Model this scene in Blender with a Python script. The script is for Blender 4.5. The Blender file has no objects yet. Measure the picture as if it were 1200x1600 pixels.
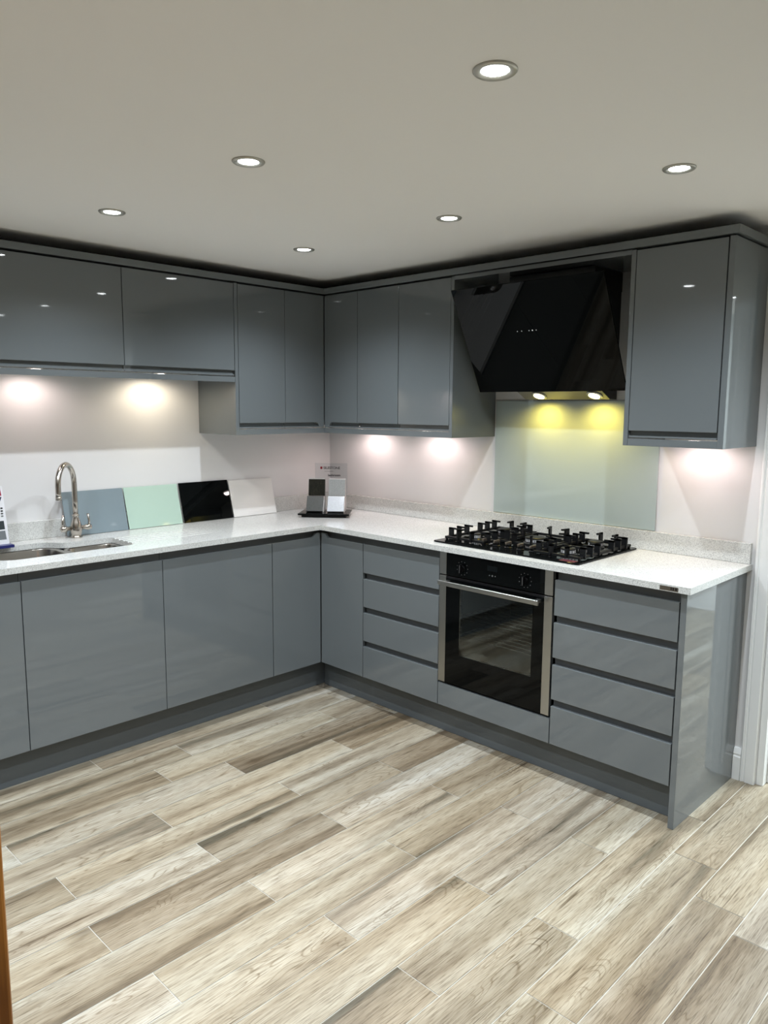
import bpy, bmesh, math, random
from mathutils import Vector, Matrix
random.seed(7)
SC = bpy.context.scene
COL = SC.collection

# ------------------------------------------------------------------ camera
cam_d = bpy.data.cameras.new('camera'); cam = bpy.data.objects.new('camera', cam_d); COL.objects.link(cam)
YAW, PITCH, ROLL, FPX = 0.7745, -0.1361, 0.0066, 1192.36
fw = Vector((-math.sin(YAW)*math.cos(PITCH), math.cos(YAW)*math.cos(PITCH), math.sin(PITCH)))
rt0 = Vector((math.cos(YAW), math.sin(YAW), 0)); up0 = rt0.cross(fw)
rt = rt0*math.cos(ROLL) + up0*math.sin(ROLL); up = -rt0*math.sin(ROLL) + up0*math.cos(ROLL)
m = Matrix((rt, up, -fw)).transposed().to_4x4(); m.translation = Vector((3.5958, -3.1859, 1.5234))
cam.matrix_world = m
cam_d.sensor_fit = 'VERTICAL'; cam_d.sensor_height = 36.0; cam_d.lens = FPX/1600*36.0
cam_d.clip_start = 0.02
SC.camera = cam

# ------------------------------------------------------------------ world, exposure, light levels
SC.view_settings.view_transform = 'Standard'; SC.view_settings.look = 'None'
SC.view_settings.gamma = 1.0; SC.view_settings.use_curve_mapping = False
SC.view_settings.exposure = 0.0
w = bpy.data.worlds.new('world'); SC.world = w; w.use_nodes = True
w.node_tree.nodes['Background'].inputs[0].default_value = (0.75, 0.8, 0.85, 1)
w.node_tree.nodes['Background'].inputs[1].default_value = 0.3
SPOT_W = 47.0          # each recessed ceiling lamp
SPOT_COL = (0.88, 0.96, 1.05)
UNDER_W = 5.6          # each light under the wall cabinets
HOOD_W = 7.0
NEXT_W = 130.0          # added fill lamp of the next room

# ------------------------------------------------------------------ material helpers
def lin(*c):
    out = []
    for v in c:
        v = v/255.0
        out.append(v/12.92 if v <= 0.04045 else ((v+0.055)/1.055)**2.4)
    return tuple(out) + (1.0,)
MATS = {}
def mat(name, col, rough=0.5, metal=0.0, spec=0.5, coat=0.0, **kw):
    if name in MATS: return MATS[name]
    mt = bpy.data.materials.new(name); mt.use_nodes = True
    b = mt.node_tree.nodes['Principled BSDF']
    b.inputs['Base Color'].default_value = col if len(col) == 4 else tuple(col)+(1,)
    b.inputs['Roughness'].default_value = rough
    b.inputs['Metallic'].default_value = metal
    b.inputs['Specular IOR Level'].default_value = spec
    b.inputs['Coat Weight'].default_value = coat
    b.inputs['Coat Roughness'].default_value = 0.03
    for k, v in kw.items(): b.inputs[k].default_value = v
    MATS[name] = mt
    return mt
def nodes(mt): return mt.node_tree.nodes, mt.node_tree.links, mt.node_tree.nodes['Principled BSDF']
def emit(name, col, strength):
    mt = mat(name, (0.8, 0.8, 0.8), 0.4)
    b = mt.node_tree.nodes['Principled BSDF']
    b.inputs['Emission Color'].default_value = tuple(col)+(1,)
    b.inputs['Emission Strength'].default_value = strength
    return mt
def bump(mt, scale, strength, dist=0.001, detail=2, coords='Object', rough_var=0):
    n, l, b = nodes(mt)
    tc = n.new('ShaderNodeTexCoord'); nz = n.new('ShaderNodeTexNoise'); bp = n.new('ShaderNodeBump')
    nz.inputs['Scale'].default_value = scale; nz.inputs['Detail'].default_value = detail
    bp.inputs['Strength'].default_value = strength; bp.inputs['Distance'].default_value = dist
    l.new(tc.outputs[coords], nz.inputs['Vector']); l.new(nz.outputs['Fac'], bp.inputs['Height'])
    l.new(bp.outputs['Normal'], b.inputs['Normal'])

GREY = (0.142, 0.158, 0.163, 1)
M_GLOSS = mat('gloss_grey_lacquer', GREY, 0.03, spec=0.6)
bump(M_GLOSS, 22, 0.035, 0.0005)
M_TRIM = mat('gloss_grey_trim', GREY, 0.12, spec=0.55)
M_PLINTH = mat('plinth_grey', (0.105, 0.118, 0.124, 1), 0.22, spec=0.4)
M_CARC = mat('cabinet_carcass_grey', (0.12, 0.13, 0.135, 1), 0.45)
M_WALL = mat('wall_paint', lin(218, 218, 217), 0.42, spec=0.35); bump(M_WALL, 60, 0.08, 0.001)
M_CEIL = mat('ceiling_paint', lin(247, 246, 243), 0.9); bump(M_CEIL, 30, 0.04, 0.001)
M_WHITE = mat('white_gloss_paint', lin(236, 238, 236), 0.25)
M_STEEL = mat('brushed_steel', lin(178, 178, 174), 0.33, metal=1.0)
M_NICKEL = mat('brushed_nickel', lin(186, 180, 172), 0.2, metal=1.0)
M_RIM = mat('satin_nickel_rim', lin(190, 188, 180), 0.45, metal=0.9)
M_SINK = mat('sink_steel', lin(178, 174, 168), 0.24, metal=1.0); bump(M_SINK, 300, 0.05, 0.0003)
M_BLACKGLASS = mat('black_glass', (0.0025, 0.003, 0.003, 1), 0.02, spec=0.15)
M_BLACK = mat('black_enamel', (0.006, 0.006, 0.007, 1), 0.35)
M_IRON = mat('cast_iron', (0.004, 0.0045, 0.005, 1), 0.45, spec=0.3)
M_BLACKPLASTIC = mat('black_plastic', (0.003, 0.003, 0.003, 1), 0.35, spec=0.2)
M_MARK = mat('dial_marking', lin(88, 88, 88), 0.5)
M_DARKVOID = mat('dark_gap', (0.01, 0.011, 0.012, 1), 0.6)
M_SPLASH = mat('pale_green_back_painted_glass', lin(172, 185, 184), 0.03, spec=0.55)
M_LENS = emit('lamp_lens', (0.93, 0.98, 1.0), 40.0)
M_HOODLENS = emit('hood_lamp_lens', (1.0, 0.86, 0.36), 9.0)
M_ULENS = emit('cabinet_lamp_lens', (1.0, 0.9, 0.86), 12.0)
M_BURNER = mat('burner_aluminium', lin(225, 225, 225), 0.4, metal=0.6)

# quartz
def quartz(name, base, speck, amt=1.0):
    mt = mat(name, base, 0.12, spec=0.5)
    n, l, b = nodes(mt)
    tc = n.new('ShaderNodeTexCoord'); v = n.new('ShaderNodeTexVoronoi'); v.inputs['Scale'].default_value = 480
    nz = n.new('ShaderNodeTexNoise'); nz.inputs['Scale'].default_value = 230; nz.inputs['Detail'].default_value = 3
    r = n.new('ShaderNodeValToRGB'); r.color_ramp.interpolation = 'LINEAR'
    e = r.color_ramp.elements
    e[0].position = 0.16; e[0].color = speck; e[1].position = 0.42; e[1].color = base
    e2 = r.color_ramp.elements.new(0.75); e2.color = tuple(min(1, c*1.12) for c in base[:3])+(1,)
    sep = n.new('ShaderNodeSeparateColor')
    mixf = n.new('ShaderNodeMath'); mixf.operation = 'MULTIPLY_ADD'; mixf.inputs[1].default_value = 0.75; 
    l.new(tc.outputs['Object'], v.inputs['Vector']); l.new(tc.outputs['Object'], nz.inputs['Vector'])
    l.new(v.outputs['Color'], sep.inputs['Color']); l.new(sep.outputs['Red'], mixf.inputs[0])
    sub = n.new('ShaderNodeMath'); sub.operation = 'MULTIPLY'; sub.inputs[1].default_value = 0.28
    l.new(nz.outputs['Fac'], sub.inputs[0]); l.new(sub.outputs[0], mixf.inputs[2])
    l.new(mixf.outputs[0], r.inputs['Fac']); l.new(r.outputs['Color'], b.inputs['Base Color'])
    return mt
M_QUARTZ = quartz('white_speckled_quartz', lin(202, 203, 199), lin(160, 161, 158))
M_QUARTZ_B = quartz('black_speckled_quartz', lin(16, 17, 16), lin(60, 60, 48))
M_QUARTZ_G = quartz('grey_quartz', lin(150, 152, 150), lin(140, 142, 140))
M_QUARTZ_D = quartz('dark_grey_quartz', lin(86, 88, 86), lin(78, 80, 78))
M_QUARTZ_W = quartz('white_quartz', lin(196, 202, 206), lin(190, 194, 198))

# floor tiles (wood effect porcelain planks); every plank carries its own UV offset and random value
def floor_material():
    mt = mat('wood_effect_plank_tiles', lin(180, 170, 150), 0.38, spec=0.4)
    n, l, b = nodes(mt)
    uv = n.new('ShaderNodeUVMap'); uv.uv_map = 'UVMap'
    at = n.new('ShaderNodeAttribute'); at.attribute_name = 'plank'
    sepa = n.new('ShaderNodeSeparateColor'); l.new(at.outputs['Color'], sepa.inputs['Color'])
    def mapped(sx, sy):
        mp = n.new('ShaderNodeMapping'); mp.inputs['Scale'].default_value = (sx, sy, 1)
        l.new(uv.outputs['UV'], mp.inputs['Vector']); return mp
    def noise(mp, scale, detail, rough=0.5, dist=0.0):
        z = n.new('ShaderNodeTexNoise'); z.inputs['Scale'].default_value = scale; z.inputs['Detail'].default_value = detail
        z.inputs['Roughness'].default_value = rough; z.inputs['Distortion'].default_value = dist
        l.new(mp.outputs['Vector'], z.inputs['Vector']); return z
    def ramp(src, pts):
        r = n.new('ShaderNodeValToRGB'); el = r.color_ramp.elements
        el[0].position, el[0].color = pts[0]; el[1].position, el[1].color = pts[-1]
        for p, c in pts[1:-1]:
            q = el.new(p); q.color = c
        l.new(src, r.inputs['Fac']); return r
    def mix(kind, fac, a, c):
        mx = n.new('ShaderNodeMix'); mx.data_type = 'RGBA'; mx.blend_type = kind
        if isinstance(fac, float): mx.inputs['Factor'].default_value = fac
        else: l.new(fac, mx.inputs['Factor'])
        l.new(a, mx.inputs['A']); l.new(c, mx.inputs['B']); return mx.outputs['Result']
    bands = noise(mapped(12, 0.62), 1.0, 4.0, 0.5, 0.35)
    base = ramp(bands.outputs['Fac'], [(0.29, lin(118, 114, 102)), (0.38, lin(150, 140, 125)), (0.46, lin(176, 168, 153)), (0.56, lin(196, 191, 179)), (0.72, lin(212, 211, 204))])
    warm = noise(mapped(5, 0.8), 1.0, 2.0)
    warmr = ramp(warm.outputs['Fac'], [(0.38, lin(190, 192, 190)), (0.62, lin(203, 184, 152))])
    c1 = mix('MULTIPLY', 0.30, base.outputs['Color'], ramp(warm.outputs['Fac'], [(0.38, lin(230, 233, 233)), (0.62, lin(238, 222, 198))]).outputs['Color'])
    # cathedral rings
    mp = mapped(9, 1.0)
    dn = noise(mp, 1.3, 3.0)
    wv = n.new('ShaderNodeTexNoise'); wv.inputs['Scale'].default_value = 1.6; wv.inputs['Detail'].default_value = 1.0; wv.inputs['Distortion'].default_value = 0.6
    l.new(mp.outputs['Vector'], wv.inputs['Vector'])
    mul = n.new('ShaderNodeMath'); mul.operation = 'MULTIPLY'; mul.inputs[1].default_value = 150.0
    l.new(wv.outputs['Fac'], mul.inputs[0])
    sn = n.new('ShaderNodeMath'); sn.operation = 'SINE'; l.new(mul.outputs[0], sn.inputs[0])
    rr = ramp(sn.outputs[0], [(0.0, lin(255, 255, 255)), (0.72, lin(250, 248, 246)), (1.0, lin(196, 186, 172))])
    ringmask = ramp(noise(mapped(5, 1.6), 1.0, 1.0).outputs['Fac'], [(0.46, (0, 0, 0, 1)), (0.60, (0.75, 0.75, 0.75, 1))])
    c2 = mix('MULTIPLY', ringmask.outputs['Color'], c1, rr.outputs['Color'])
    # fine grain
    gr = noise(mapped(300, 13.0), 1.0, 5.0, 0.6)
    grr = ramp(gr.outputs['Fac'], [(0.34, lin(160, 150, 137)), (0.50, lin(232, 229, 224)), (0.68, lin(255, 255, 255))])
    c3 = mix('MULTIPLY', 0.85, c2, grr.outputs['Color'])
    # dark hairline streaks
    st = noise(mapped(100, 2.6), 1.0, 3.0, 0.6, 0.3)
    strr = ramp(st.outputs['Fac'], [(0.30, lin(140, 124, 106)), (0.385, lin(255, 255, 255)), (1.0, lin(255, 255, 255))])
    c4 = mix('MULTIPLY', 0.8, c3, strr.outputs['Color'])
    # knots
    kn = n.new('ShaderNodeTexVoronoi'); kn.inputs['Scale'].default_value = 1.0
    l.new(mapped(4.5, 1.7).outputs['Vector'], kn.inputs['Vector'])
    knr = ramp(kn.outputs['Distance'], [(0.03, lin(120, 106, 92)), (0.10, lin(215, 206, 194)), (0.16, lin(255, 255, 255))])
    c5 = mix('MULTIPLY', 0.7, c4, knr.outputs['Color'])
    # plank tone
    tone = ramp(sepa.outputs['Red'], [(0.0, lin(206, 198, 187)), (0.3, lin(226, 219, 206)), (0.6, lin(242, 238, 228)), (1.0, lin(255, 255, 255))])
    c6 = mix('MULTIPLY', 1.0, c5, tone.outputs['Color'])
    l.new(c6, b.inputs['Base Color'])
    rg = n.new('ShaderNodeMapRange'); rg.inputs['To Min'].default_value = 0.30; rg.inputs['To Max'].default_value = 0.48
    l.new(gr.outputs['Fac'], rg.inputs['Value']); l.new(rg.outputs['Result'], b.inputs['Roughness'])
    bp = n.new('ShaderNodeBump'); bp.inputs['Strength'].default_value = 0.12; bp.inputs['Distance'].default_value = 0.001
    l.new(gr.outputs['Fac'], bp.inputs['Height']); l.new(bp.outputs['Normal'], b.inputs['Normal'])
    return mt
M_FLOOR = floor_material()
M_GROUT = mat('pale_grout', lin(206, 202, 190), 0.8)

def wood_material():
    mt = mat('varnished_oak', lin(150, 92, 32), 0.3, spec=0.5)
    n, l, b = nodes(mt)
    tc = n.new('ShaderNodeTexCoord'); mp = n.new('ShaderNodeMapping'); mp.inputs['Scale'].default_value = (60, 60, 4)
    nz = n.new('ShaderNodeTexNoise'); nz.inputs['Scale'].default_value = 1; nz.inputs['Detail'].default_value = 4
    r = n.new('ShaderNodeValToRGB'); r.color_ramp.elements[0].position = 0.35; r.color_ramp.elements[0].color = lin(128, 74, 22)
    r.color_ramp.elements[1].position = 0.65; r.color_ramp.elements[1].color = lin(186, 122, 48)
    l.new(tc.outputs['Object'], mp.inputs['Vector']); l.new(mp.outputs['Vector'], nz.inputs['Vector'])
    l.new(nz.outputs['Fac'], r.inputs['Fac']); l.new(r.outputs['Color'], b.inputs['Base Color'])
    return mt
M_OAK = wood_material()

def tinted_glass(name, tint, rough=0.0):
    mt = bpy.data.materials.new(name); mt.use_nodes = True
    nt = mt.node_tree; n = nt.nodes; l = nt.links; n.clear()
    o = n.new('ShaderNodeOutputMaterial'); t = n.new('ShaderNodeBsdfTransparent'); g = n.new('ShaderNodeBsdfGlossy')
    f = n.new('ShaderNodeFresnel'); mx = n.new('ShaderNodeMixShader')
    f.inputs['IOR'].default_value = 1.5; t.inputs['Color'].default_value = tint; g.inputs['Roughness'].default_value = rough
    l.new(f.outputs[0], mx.inputs[0]); l.new(t.outputs[0], mx.inputs[1]); l.new(g.outputs[0], mx.inputs[2]); l.new(mx.outputs[0], o.inputs[0])
    return mt
M_OVENGLASS = tinted_glass('oven_window_glass', (0.72, 0.76, 0.76, 1), 0.02)
M_CLEAR = tinted_glass('clear_acrylic', (0.93, 0.95, 0.96, 1), 0.02)

# ------------------------------------------------------------------ geometry helpers
ROOTLOC = {}
def ploc(p):
    while p is not None and p.name not in ROOTLOC: p = p.parent
    return ROOTLOC[p.name] if p is not None else Vector((0, 0, 0))
def tag(o, label=None, cat=None, group=None, kind=None):
    if label: o['label'] = label
    if cat: o['category'] = cat
    if group: o['group'] = group
    if kind: o['kind'] = kind
    return o
def thing(name, label, cat, loc=(0, 0, 0), group=None):
    o = bpy.data.objects.new(name, None); COL.objects.link(o); o.location = loc
    o.empty_display_size = 0.05
    ROOTLOC[o.name] = Vector(loc)
    return tag(o, label, cat, group)
def obj(name, bm, m_, parent=None, bevel=0.0, smooth=False, seg=2, label=None, recalc=True):
    """link a bmesh given in WORLD coordinates as one mesh object (top level ones get their origin at their base)"""
    if recalc: bmesh.ops.recalc_face_normals(bm, faces=bm.faces[:])
    if parent is not None: off = ploc(parent)
    else:
        xs = [v.co for v in bm.verts]
        off = Vector((sum(v.x for v in xs)/len(xs), sum(v.y for v in xs)/len(xs), min(v.z for v in xs)))
    for v in bm.verts: v.co -= off
    me = bpy.data.meshes.new(name); bm.to_mesh(me); bm.free()
    ms = m_ if isinstance(m_, (list, tuple)) else [m_]
    for q in ms: me.materials.append(q)
    o = bpy.data.objects.new(name, me); COL.objects.link(o)
    if parent is not None: o.parent = parent
    else: o.location = off; ROOTLOC[o.name] = off
    if smooth:
        for p in me.polygons: p.use_smooth = True
    if bevel > 0:
        b = o.modifiers.new('bevel', 'BEVEL'); b.width = bevel; b.segments = seg; b.limit_method = 'ANGLE'; b.angle_limit = math.radians(35)
        b.harden_normals = False
    if label: o['label'] = label
    return o
def box(bm, x0, x1, y0, y1, z0, z1, mi=0):
    vs = [bm.verts.new((x, y, z)) for x in (x0, x1) for y in (y0, y1) for z in (z0, z1)]
    for f in ((0, 1, 3, 2), (4, 6, 7, 5), (0, 4, 5, 1), (2, 3, 7, 6), (0, 2, 6, 4), (1, 5, 7, 3)):
        fc = bm.faces.new([vs[i] for i in f]); fc.material_index = mi
    return vs
def B(*a):
    bm = bmesh.new()
    if a: box(bm, *a)
    return bm
def prism(bm, pts, fn, d0, d1):
    """extrude polygon pts (2-D) between depths d0 and d1; fn(a, b, d) -> xyz"""
    A = [bm.verts.new(fn(a, b, d0)) for a, b in pts]; Z = [bm.verts.new(fn(a, b, d1)) for a, b in pts]
    n = len(pts)
    bm.faces.new(A); bm.faces.new(Z[::-1])
    for i in range(n): bm.faces.new((A[i], Z[i], Z[(i+1) % n], A[(i+1) % n]))
def rounded(pts, rad, seg=6):
    out = []; n = len(pts)
    for i in range(n):
        p = Vector(pts[i]); a = (Vector(pts[i-1])-p); c = (Vector(pts[(i+1) % n])-p)
        r = rad[i] if isinstance(rad, (list, tuple)) else rad
        if r <= 0: out.append(tuple(p)); continue
        an = a.normalized(); cn = c.normalized(); ang = an.angle(cn)
        t = min(r/math.tan(ang/2), a.length*0.49, c.length*0.49); rr = t*math.tan(ang/2)
        cen = p + (an+cn).normalized()*(rr/math.sin(ang/2))
        s = p+an*t - cen; e = p+cn*t - cen
        a0 = math.atan2(s.y, s.x); a1 = math.atan2(e.y, e.x); d = (a1-a0+math.pi) % (2*math.pi) - math.pi
        for k in range(seg+1):
            q = a0+d*k/seg; out.append((cen.x+rr*math.cos(q), cen.y+rr*math.sin(q)))
    return out
def lathe(bm, prof, cen=(0, 0, 0), rot=None, seg=32, cap=True):
    rings = []
    for r, z in prof:
        ring = []
        for k in range(seg):
            a = 2*math.pi*k/seg; p = Vector((r*math.cos(a), r*math.sin(a), z))
            if rot is not None: p = rot @ p
            ring.append(bm.verts.new(p+Vector(cen)))
        rings.append(ring)
    for a, b in zip(rings, rings[1:]):
        for k in range(seg): bm.faces.new((a[k], a[(k+1) % seg], b[(k+1) % seg], b[k]))
    if cap:
        bm.faces.new(rings[0][::-1]); bm.faces.new(rings[-1])
def tube(bm, pts, r, seg=16):
    pts = [Vector(p) for p in pts]; rings = []; n0 = None
    for i, p in enumerate(pts):
        t = (pts[min(i+1, len(pts)-1)]-pts[max(i-1, 0)]).normalized()
        if n0 is None:
            n0 = t.orthogonal().normalized()
        n0 = (n0 - t*n0.dot(t)).normalized(); b = t.cross(n0)
        rr = r[i] if isinstance(r, (list, tuple)) else r
        rings.append([bm.verts.new(p+(n0*math.cos(2*math.pi*k/seg)+b*math.sin(2*math.pi*k/seg))*rr) for k in range(seg)])
    for a, b in zip(rings, rings[1:]):
        for k in range(seg): bm.faces.new((a[k], a[(k+1) % seg], b[(k+1) % seg], b[k]))
    bm.faces.new(rings[0][::-1]); bm.faces.new(rings[-1])
def boolean(o, cutter_bm, kind='DIFFERENCE', world=False):
    me = bpy.data.meshes.new('cut'); bmesh.ops.recalc_face_normals(cutter_bm, faces=cutter_bm.faces[:])
    cutter_bm.to_mesh(me); cutter_bm.free()
    c = bpy.data.objects.new('cut', me); COL.objects.link(c)
    md = o.modifiers.new('bool', 'BOOLEAN'); md.operation = kind; md.object = c; md.solver = 'EXACT'
    c.matrix_world = o.matrix_world.copy() if not world else Matrix.Identity(4)
    bpy.context.view_layer.update()
    dg = bpy.context.evaluated_depsgraph_get()
    new = bpy.data.meshes.new_from_object(o.evaluated_get(dg))
    o.modifiers.remove(md); old = o.data; nm = old.name; o.data = new; bpy.data.meshes.remove(old); new.name = nm
    bpy.data.objects.remove(c); bpy.data.meshes.remove(me)
def text_mesh(s, size, fn, depth=0.0006, align='LEFT', bold=0.0):
    cu = bpy.data.curves.new('t', 'FONT'); cu.body = s; cu.size = size; cu.extrude = depth; cu.align_x = align; cu.offset = bold
    o = bpy.data.objects.new('t', cu); COL.objects.link(o)
    bpy.context.view_layer.update()
    me = bpy.data.meshes.new_from_object(o.evaluated_get(bpy.context.evaluated_depsgraph_get()))
    bm = bmesh.new(); bm.from_mesh(me)
    for v in bm.verts: v.co = Vector(fn(v.co.x, v.co.y, v.co.z))
    bpy.data.objects.remove(o); bpy.data.curves.remove(cu); bpy.data.meshes.remove(me)
    return bm
def lamp(name, kind, loc, parent, energy, color, radius=0.02, aim=(0, 0, -1), angle=120, blend=0.6, size=None):
    d = bpy.data.lights.new(name, kind); d.energy = energy; d.color = color
    if kind == 'SPOT': d.spot_size = math.radians(angle); d.spot_blend = blend; d.shadow_soft_size = radius
    if kind == 'POINT': d.shadow_soft_size = radius
    if kind == 'AREA': d.shape = 'RECTANGLE'; d.size, d.size_y = size
    o = bpy.data.objects.new(name, d); COL.objects.link(o)
    o.rotation_euler = Vector(aim).to_track_quat('-Z', 'Y').to_euler()
    off = ploc(parent) if parent is not None else Vector((0, 0, 0))
    o.location = Vector(loc)-off
    if parent is not None: o.parent = parent
    return o
# the two runs of units: u = distance from the room corner, d = depth behind the given front F
def PR(F): return lambda u, d, z: (u, -F+d, z)       # hob run, along the back wall (y = 0)
def PL(F): return lambda u, d, z: (F-d, -u, z)       # sink run, along the left wall (x = 0)
def rbox(bm, P, u0, u1, d0, d1, z0, z1):
    a = P(u0, d0, z0); b = P(u1, d1, z1)
    box(bm, min(a[0], b[0]), max(a[0], b[0]), min(a[1], b[1]), max(a[1], b[1]), z0, z1)
def RB(P, *a):
    bm = bmesh.new(); rbox(bm, P, *a); return bm
def struct(name, bm, m_, **k):
    o = obj(name, bm, m_, **k); o['kind'] = 'structure'; return o

# ------------------------------------------------------------------ measures
D = 0.5795      # front of base doors
W = 0.599       # front of worktop
DP = 0.503      # front of plinths
ZD0, ZFT, ZDT = 0.1595, 0.848, 0.868
ZW0, ZT = 0.886, 0.9105
H = 0.345       # front of wall cabinet doors
ZC0, ZC1 = 2.134, 2.164
CEIL = 2.21
XR, YF, YN = 5.1, -5.4, 2.65      # far right wall, wall behind the camera, far wall of the next room
DX0, DX1, DZ = 2.652, 3.45, 1.99

# ------------------------------------------------------------------ the room
def build_floor():
    bm = bmesh.new(); uvl = bm.loops.layers.uv.new('UVMap'); cl = bm.loops.layers.float_color.new('plank')
    vs = [bm.verts.new(p) for p in ((0, YF, -0.0015), (XR, YF, -0.0015), (XR, YN, -0.0015), (0, YN, -0.0015))]
    f = bm.faces.new(vs); f.material_index = 1
    s = 0.1517; L = 0.9035; g = 0.0014; x0 = 2.443
    joint = {0: -1.344, 1: -1.619, 2: -0.903, -1: -1.789, -2: -1.355, -3: -1.792, -4: -1.372, -5: -0.950, -6: -1.411, -7: -0.952,
             -8: -1.380, -9: -0.956, -10: -1.430, -11: -1.683, -12: -1.495, -13: -0.933, -14: -1.35, -15: -1.7, -16: -1.1}
    rr = random.Random(3)
    for k in range(-17, 29):
        a = x0+k*s; b = a+s
        a2, b2 = max(a, 0)+g, min(b, XR)-g
        if b2-a2 < 0.01: continue
        j = joint.get(k, -rr.random()*L)
        y = j-8*L
        while y < YN:
            y0, y1 = max(y, YF)+g, min(y+L, YN)-g
            if y1-y0 > 0.01:
                q = [bm.verts.new(p) for p in ((a2, y0, 0), (b2, y0, 0), (b2, y1, 0), (a2, y1, 0))]
                fc = bm.faces.new(q); ru, rv, rc = rr.random()*50, rr.random()*50, rr.random()
                fl = -1 if rr.random() < 0.5 else 1
                for lp in fc.loops:
                    lp[uvl].uv = ((lp.vert.co.x-a)*fl+ru, (lp.vert.co.y-y)+rv); lp[cl] = (rc, rr.random(), 0, 1)
            y += L
    return struct('floor', bm, [M_FLOOR, M_GROUT], recalc=False)
build_floor()
struct('ceiling', B(-0.1, XR+0.1, YF-0.1, YN+0.1, CEIL, CEIL+0.1), M_CEIL)
struct('wall_left', B(-0.1, 0, YF, YN, 0, CEIL), M_WALL)
bm = B(0, DX0-0.027, 0, 0.12, 0, CEIL)
box(bm, DX1+0.027, XR, 0, 0.12, 0, CEIL); box(bm, DX0-0.027, DX1+0.027, 0, 0.12, DZ+0.027, CEIL)
struct('wall_back', bm, M_WALL)
struct('wall_right', B(XR, XR+0.1, YF, YN, 0, CEIL), M_WALL)
struct('wall_front', B(-0.1, XR+0.1, YF-0.1, YF, 0, CEIL), mat('far_wall_paint', lin(150, 152, 150), 0.6))
struct('wall_far', B(0, XR, YN, YN+0.1, 0, CEIL), mat('next_room_paint', lin(190, 194, 190), 0.6))
# door opening on the right: lining, stop and moulded architrave
bm = B(DX0-0.026, DX0, 0.0, 0.12, 0, DZ); box(bm, DX1, DX1+0.026, 0.0, 0.12, 0, DZ); box(bm, DX0-0.026, DX1+0.026, 0, 0.12, DZ, DZ+0.026)
fr = struct('door_1', bm, M_WHITE, bevel=0.001)
bm = B(DX0, DX0+0.014, 0.045, 0.085, 0, DZ); box(bm, DX1-0.014, DX1, 0.045, 0.085, 0, DZ); box(bm, DX0, DX1, 0.045, 0.085, DZ-0.014, DZ)
obj('door_stop', bm, M_WHITE, fr, bevel=0.002)
def arch_profile(x, s):   # (across, out) outline of the architrave, s = +1: outer moulded edge towards -x
    return [(0, 0.0005), (0, 0.013), (0.004, 0.017), (0.010, 0.017), (0.013, 0.013), (0.017, 0.0125), (0.0205, 0.0175), (0.054, 0.018), (0.058, 0.014), (0.058, 0.0005)]
def architrave(name, xo, sgn):
    bm = bmesh.new()
    prism(bm, arch_profile(0, 1), lambda a, b, d: (xo+sgn*a, -b, d), 0, DZ+0.06)
    return struct(name, bm, M_WHITE)
architrave('trim_1', 2.5645, 1); architrave('trim_2', DX1+0.09, -1)
bm = bmesh.new(); prism(bm, arch_profile(0, 1), lambda a, b, d: (d, -b, DZ+0.06-a), 2.6225, DX1+0.032)
struct('trim_3', bm, M_WHITE)
# skirting boards
SK = [(0, 0), (0.018, 0), (0.018, 0.098), (0.014, 0.104), (0.016, 0.112), (0.012, 0.124), (0.008, 0.134), (0, 0.136)]
def skirt(name, fn, d0, d1, m_=M_WHITE):
    bm = bmesh.new(); prism(bm, SK, fn, d0, d1); return struct(name, bm, m_)
skirt('baseboard_back', lambda a, b, d: (d, -a-0.0005, b), 2.5345, 2.564)
skirt('baseboard_right_back', lambda a, b, d: (d, -a-0.0005, b), DX1+0.091, XR)
skirt('baseboard_right', lambda a, b, d: (XR-a, d, b), YF, -0.02)
skirt('baseboard_front', lambda a, b, d: (d, YF+a, b), 0, XR-0.02)
bm = bmesh.new(); prism(bm, [(0, 0), (0.02, 0), (0.02, 0.18), (0.012, 0.2), (0, 0.2)], lambda a, b, d: (d, YN-a, b), 0.02, XR-0.02)
struct('baseboard_far', bm, M_WHITE)
# oak door edge, foreground left
def oak_door():
    c = Vector((3.5958, -3.1859)); 
    # vertical edge standing where the left frame edge cuts it, 0.75 m from the camera
    d = Vector((-0.97428, 0.30647)).normalized()
    n = Vector((-d.y, d.x))          # to the left of the line of sight
    e = c + d*0.78
    th = 0.044
    P0 = e; P1 = e + n*0.30; back = d*th
    bm = bmesh.new()
    prism(bm, [tuple(P0), tuple(P0+back), tuple(P1+back), tuple(P1)], lambda a, b, z: (a, b, z), 0.004, 2.0)
    return bm
EDGE = oak_door()
o = obj('oak_door', EDGE, M_OAK, bevel=0.003)
tag(o, 'orange varnished oak door edge upright in the left foreground', 'door')

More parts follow.
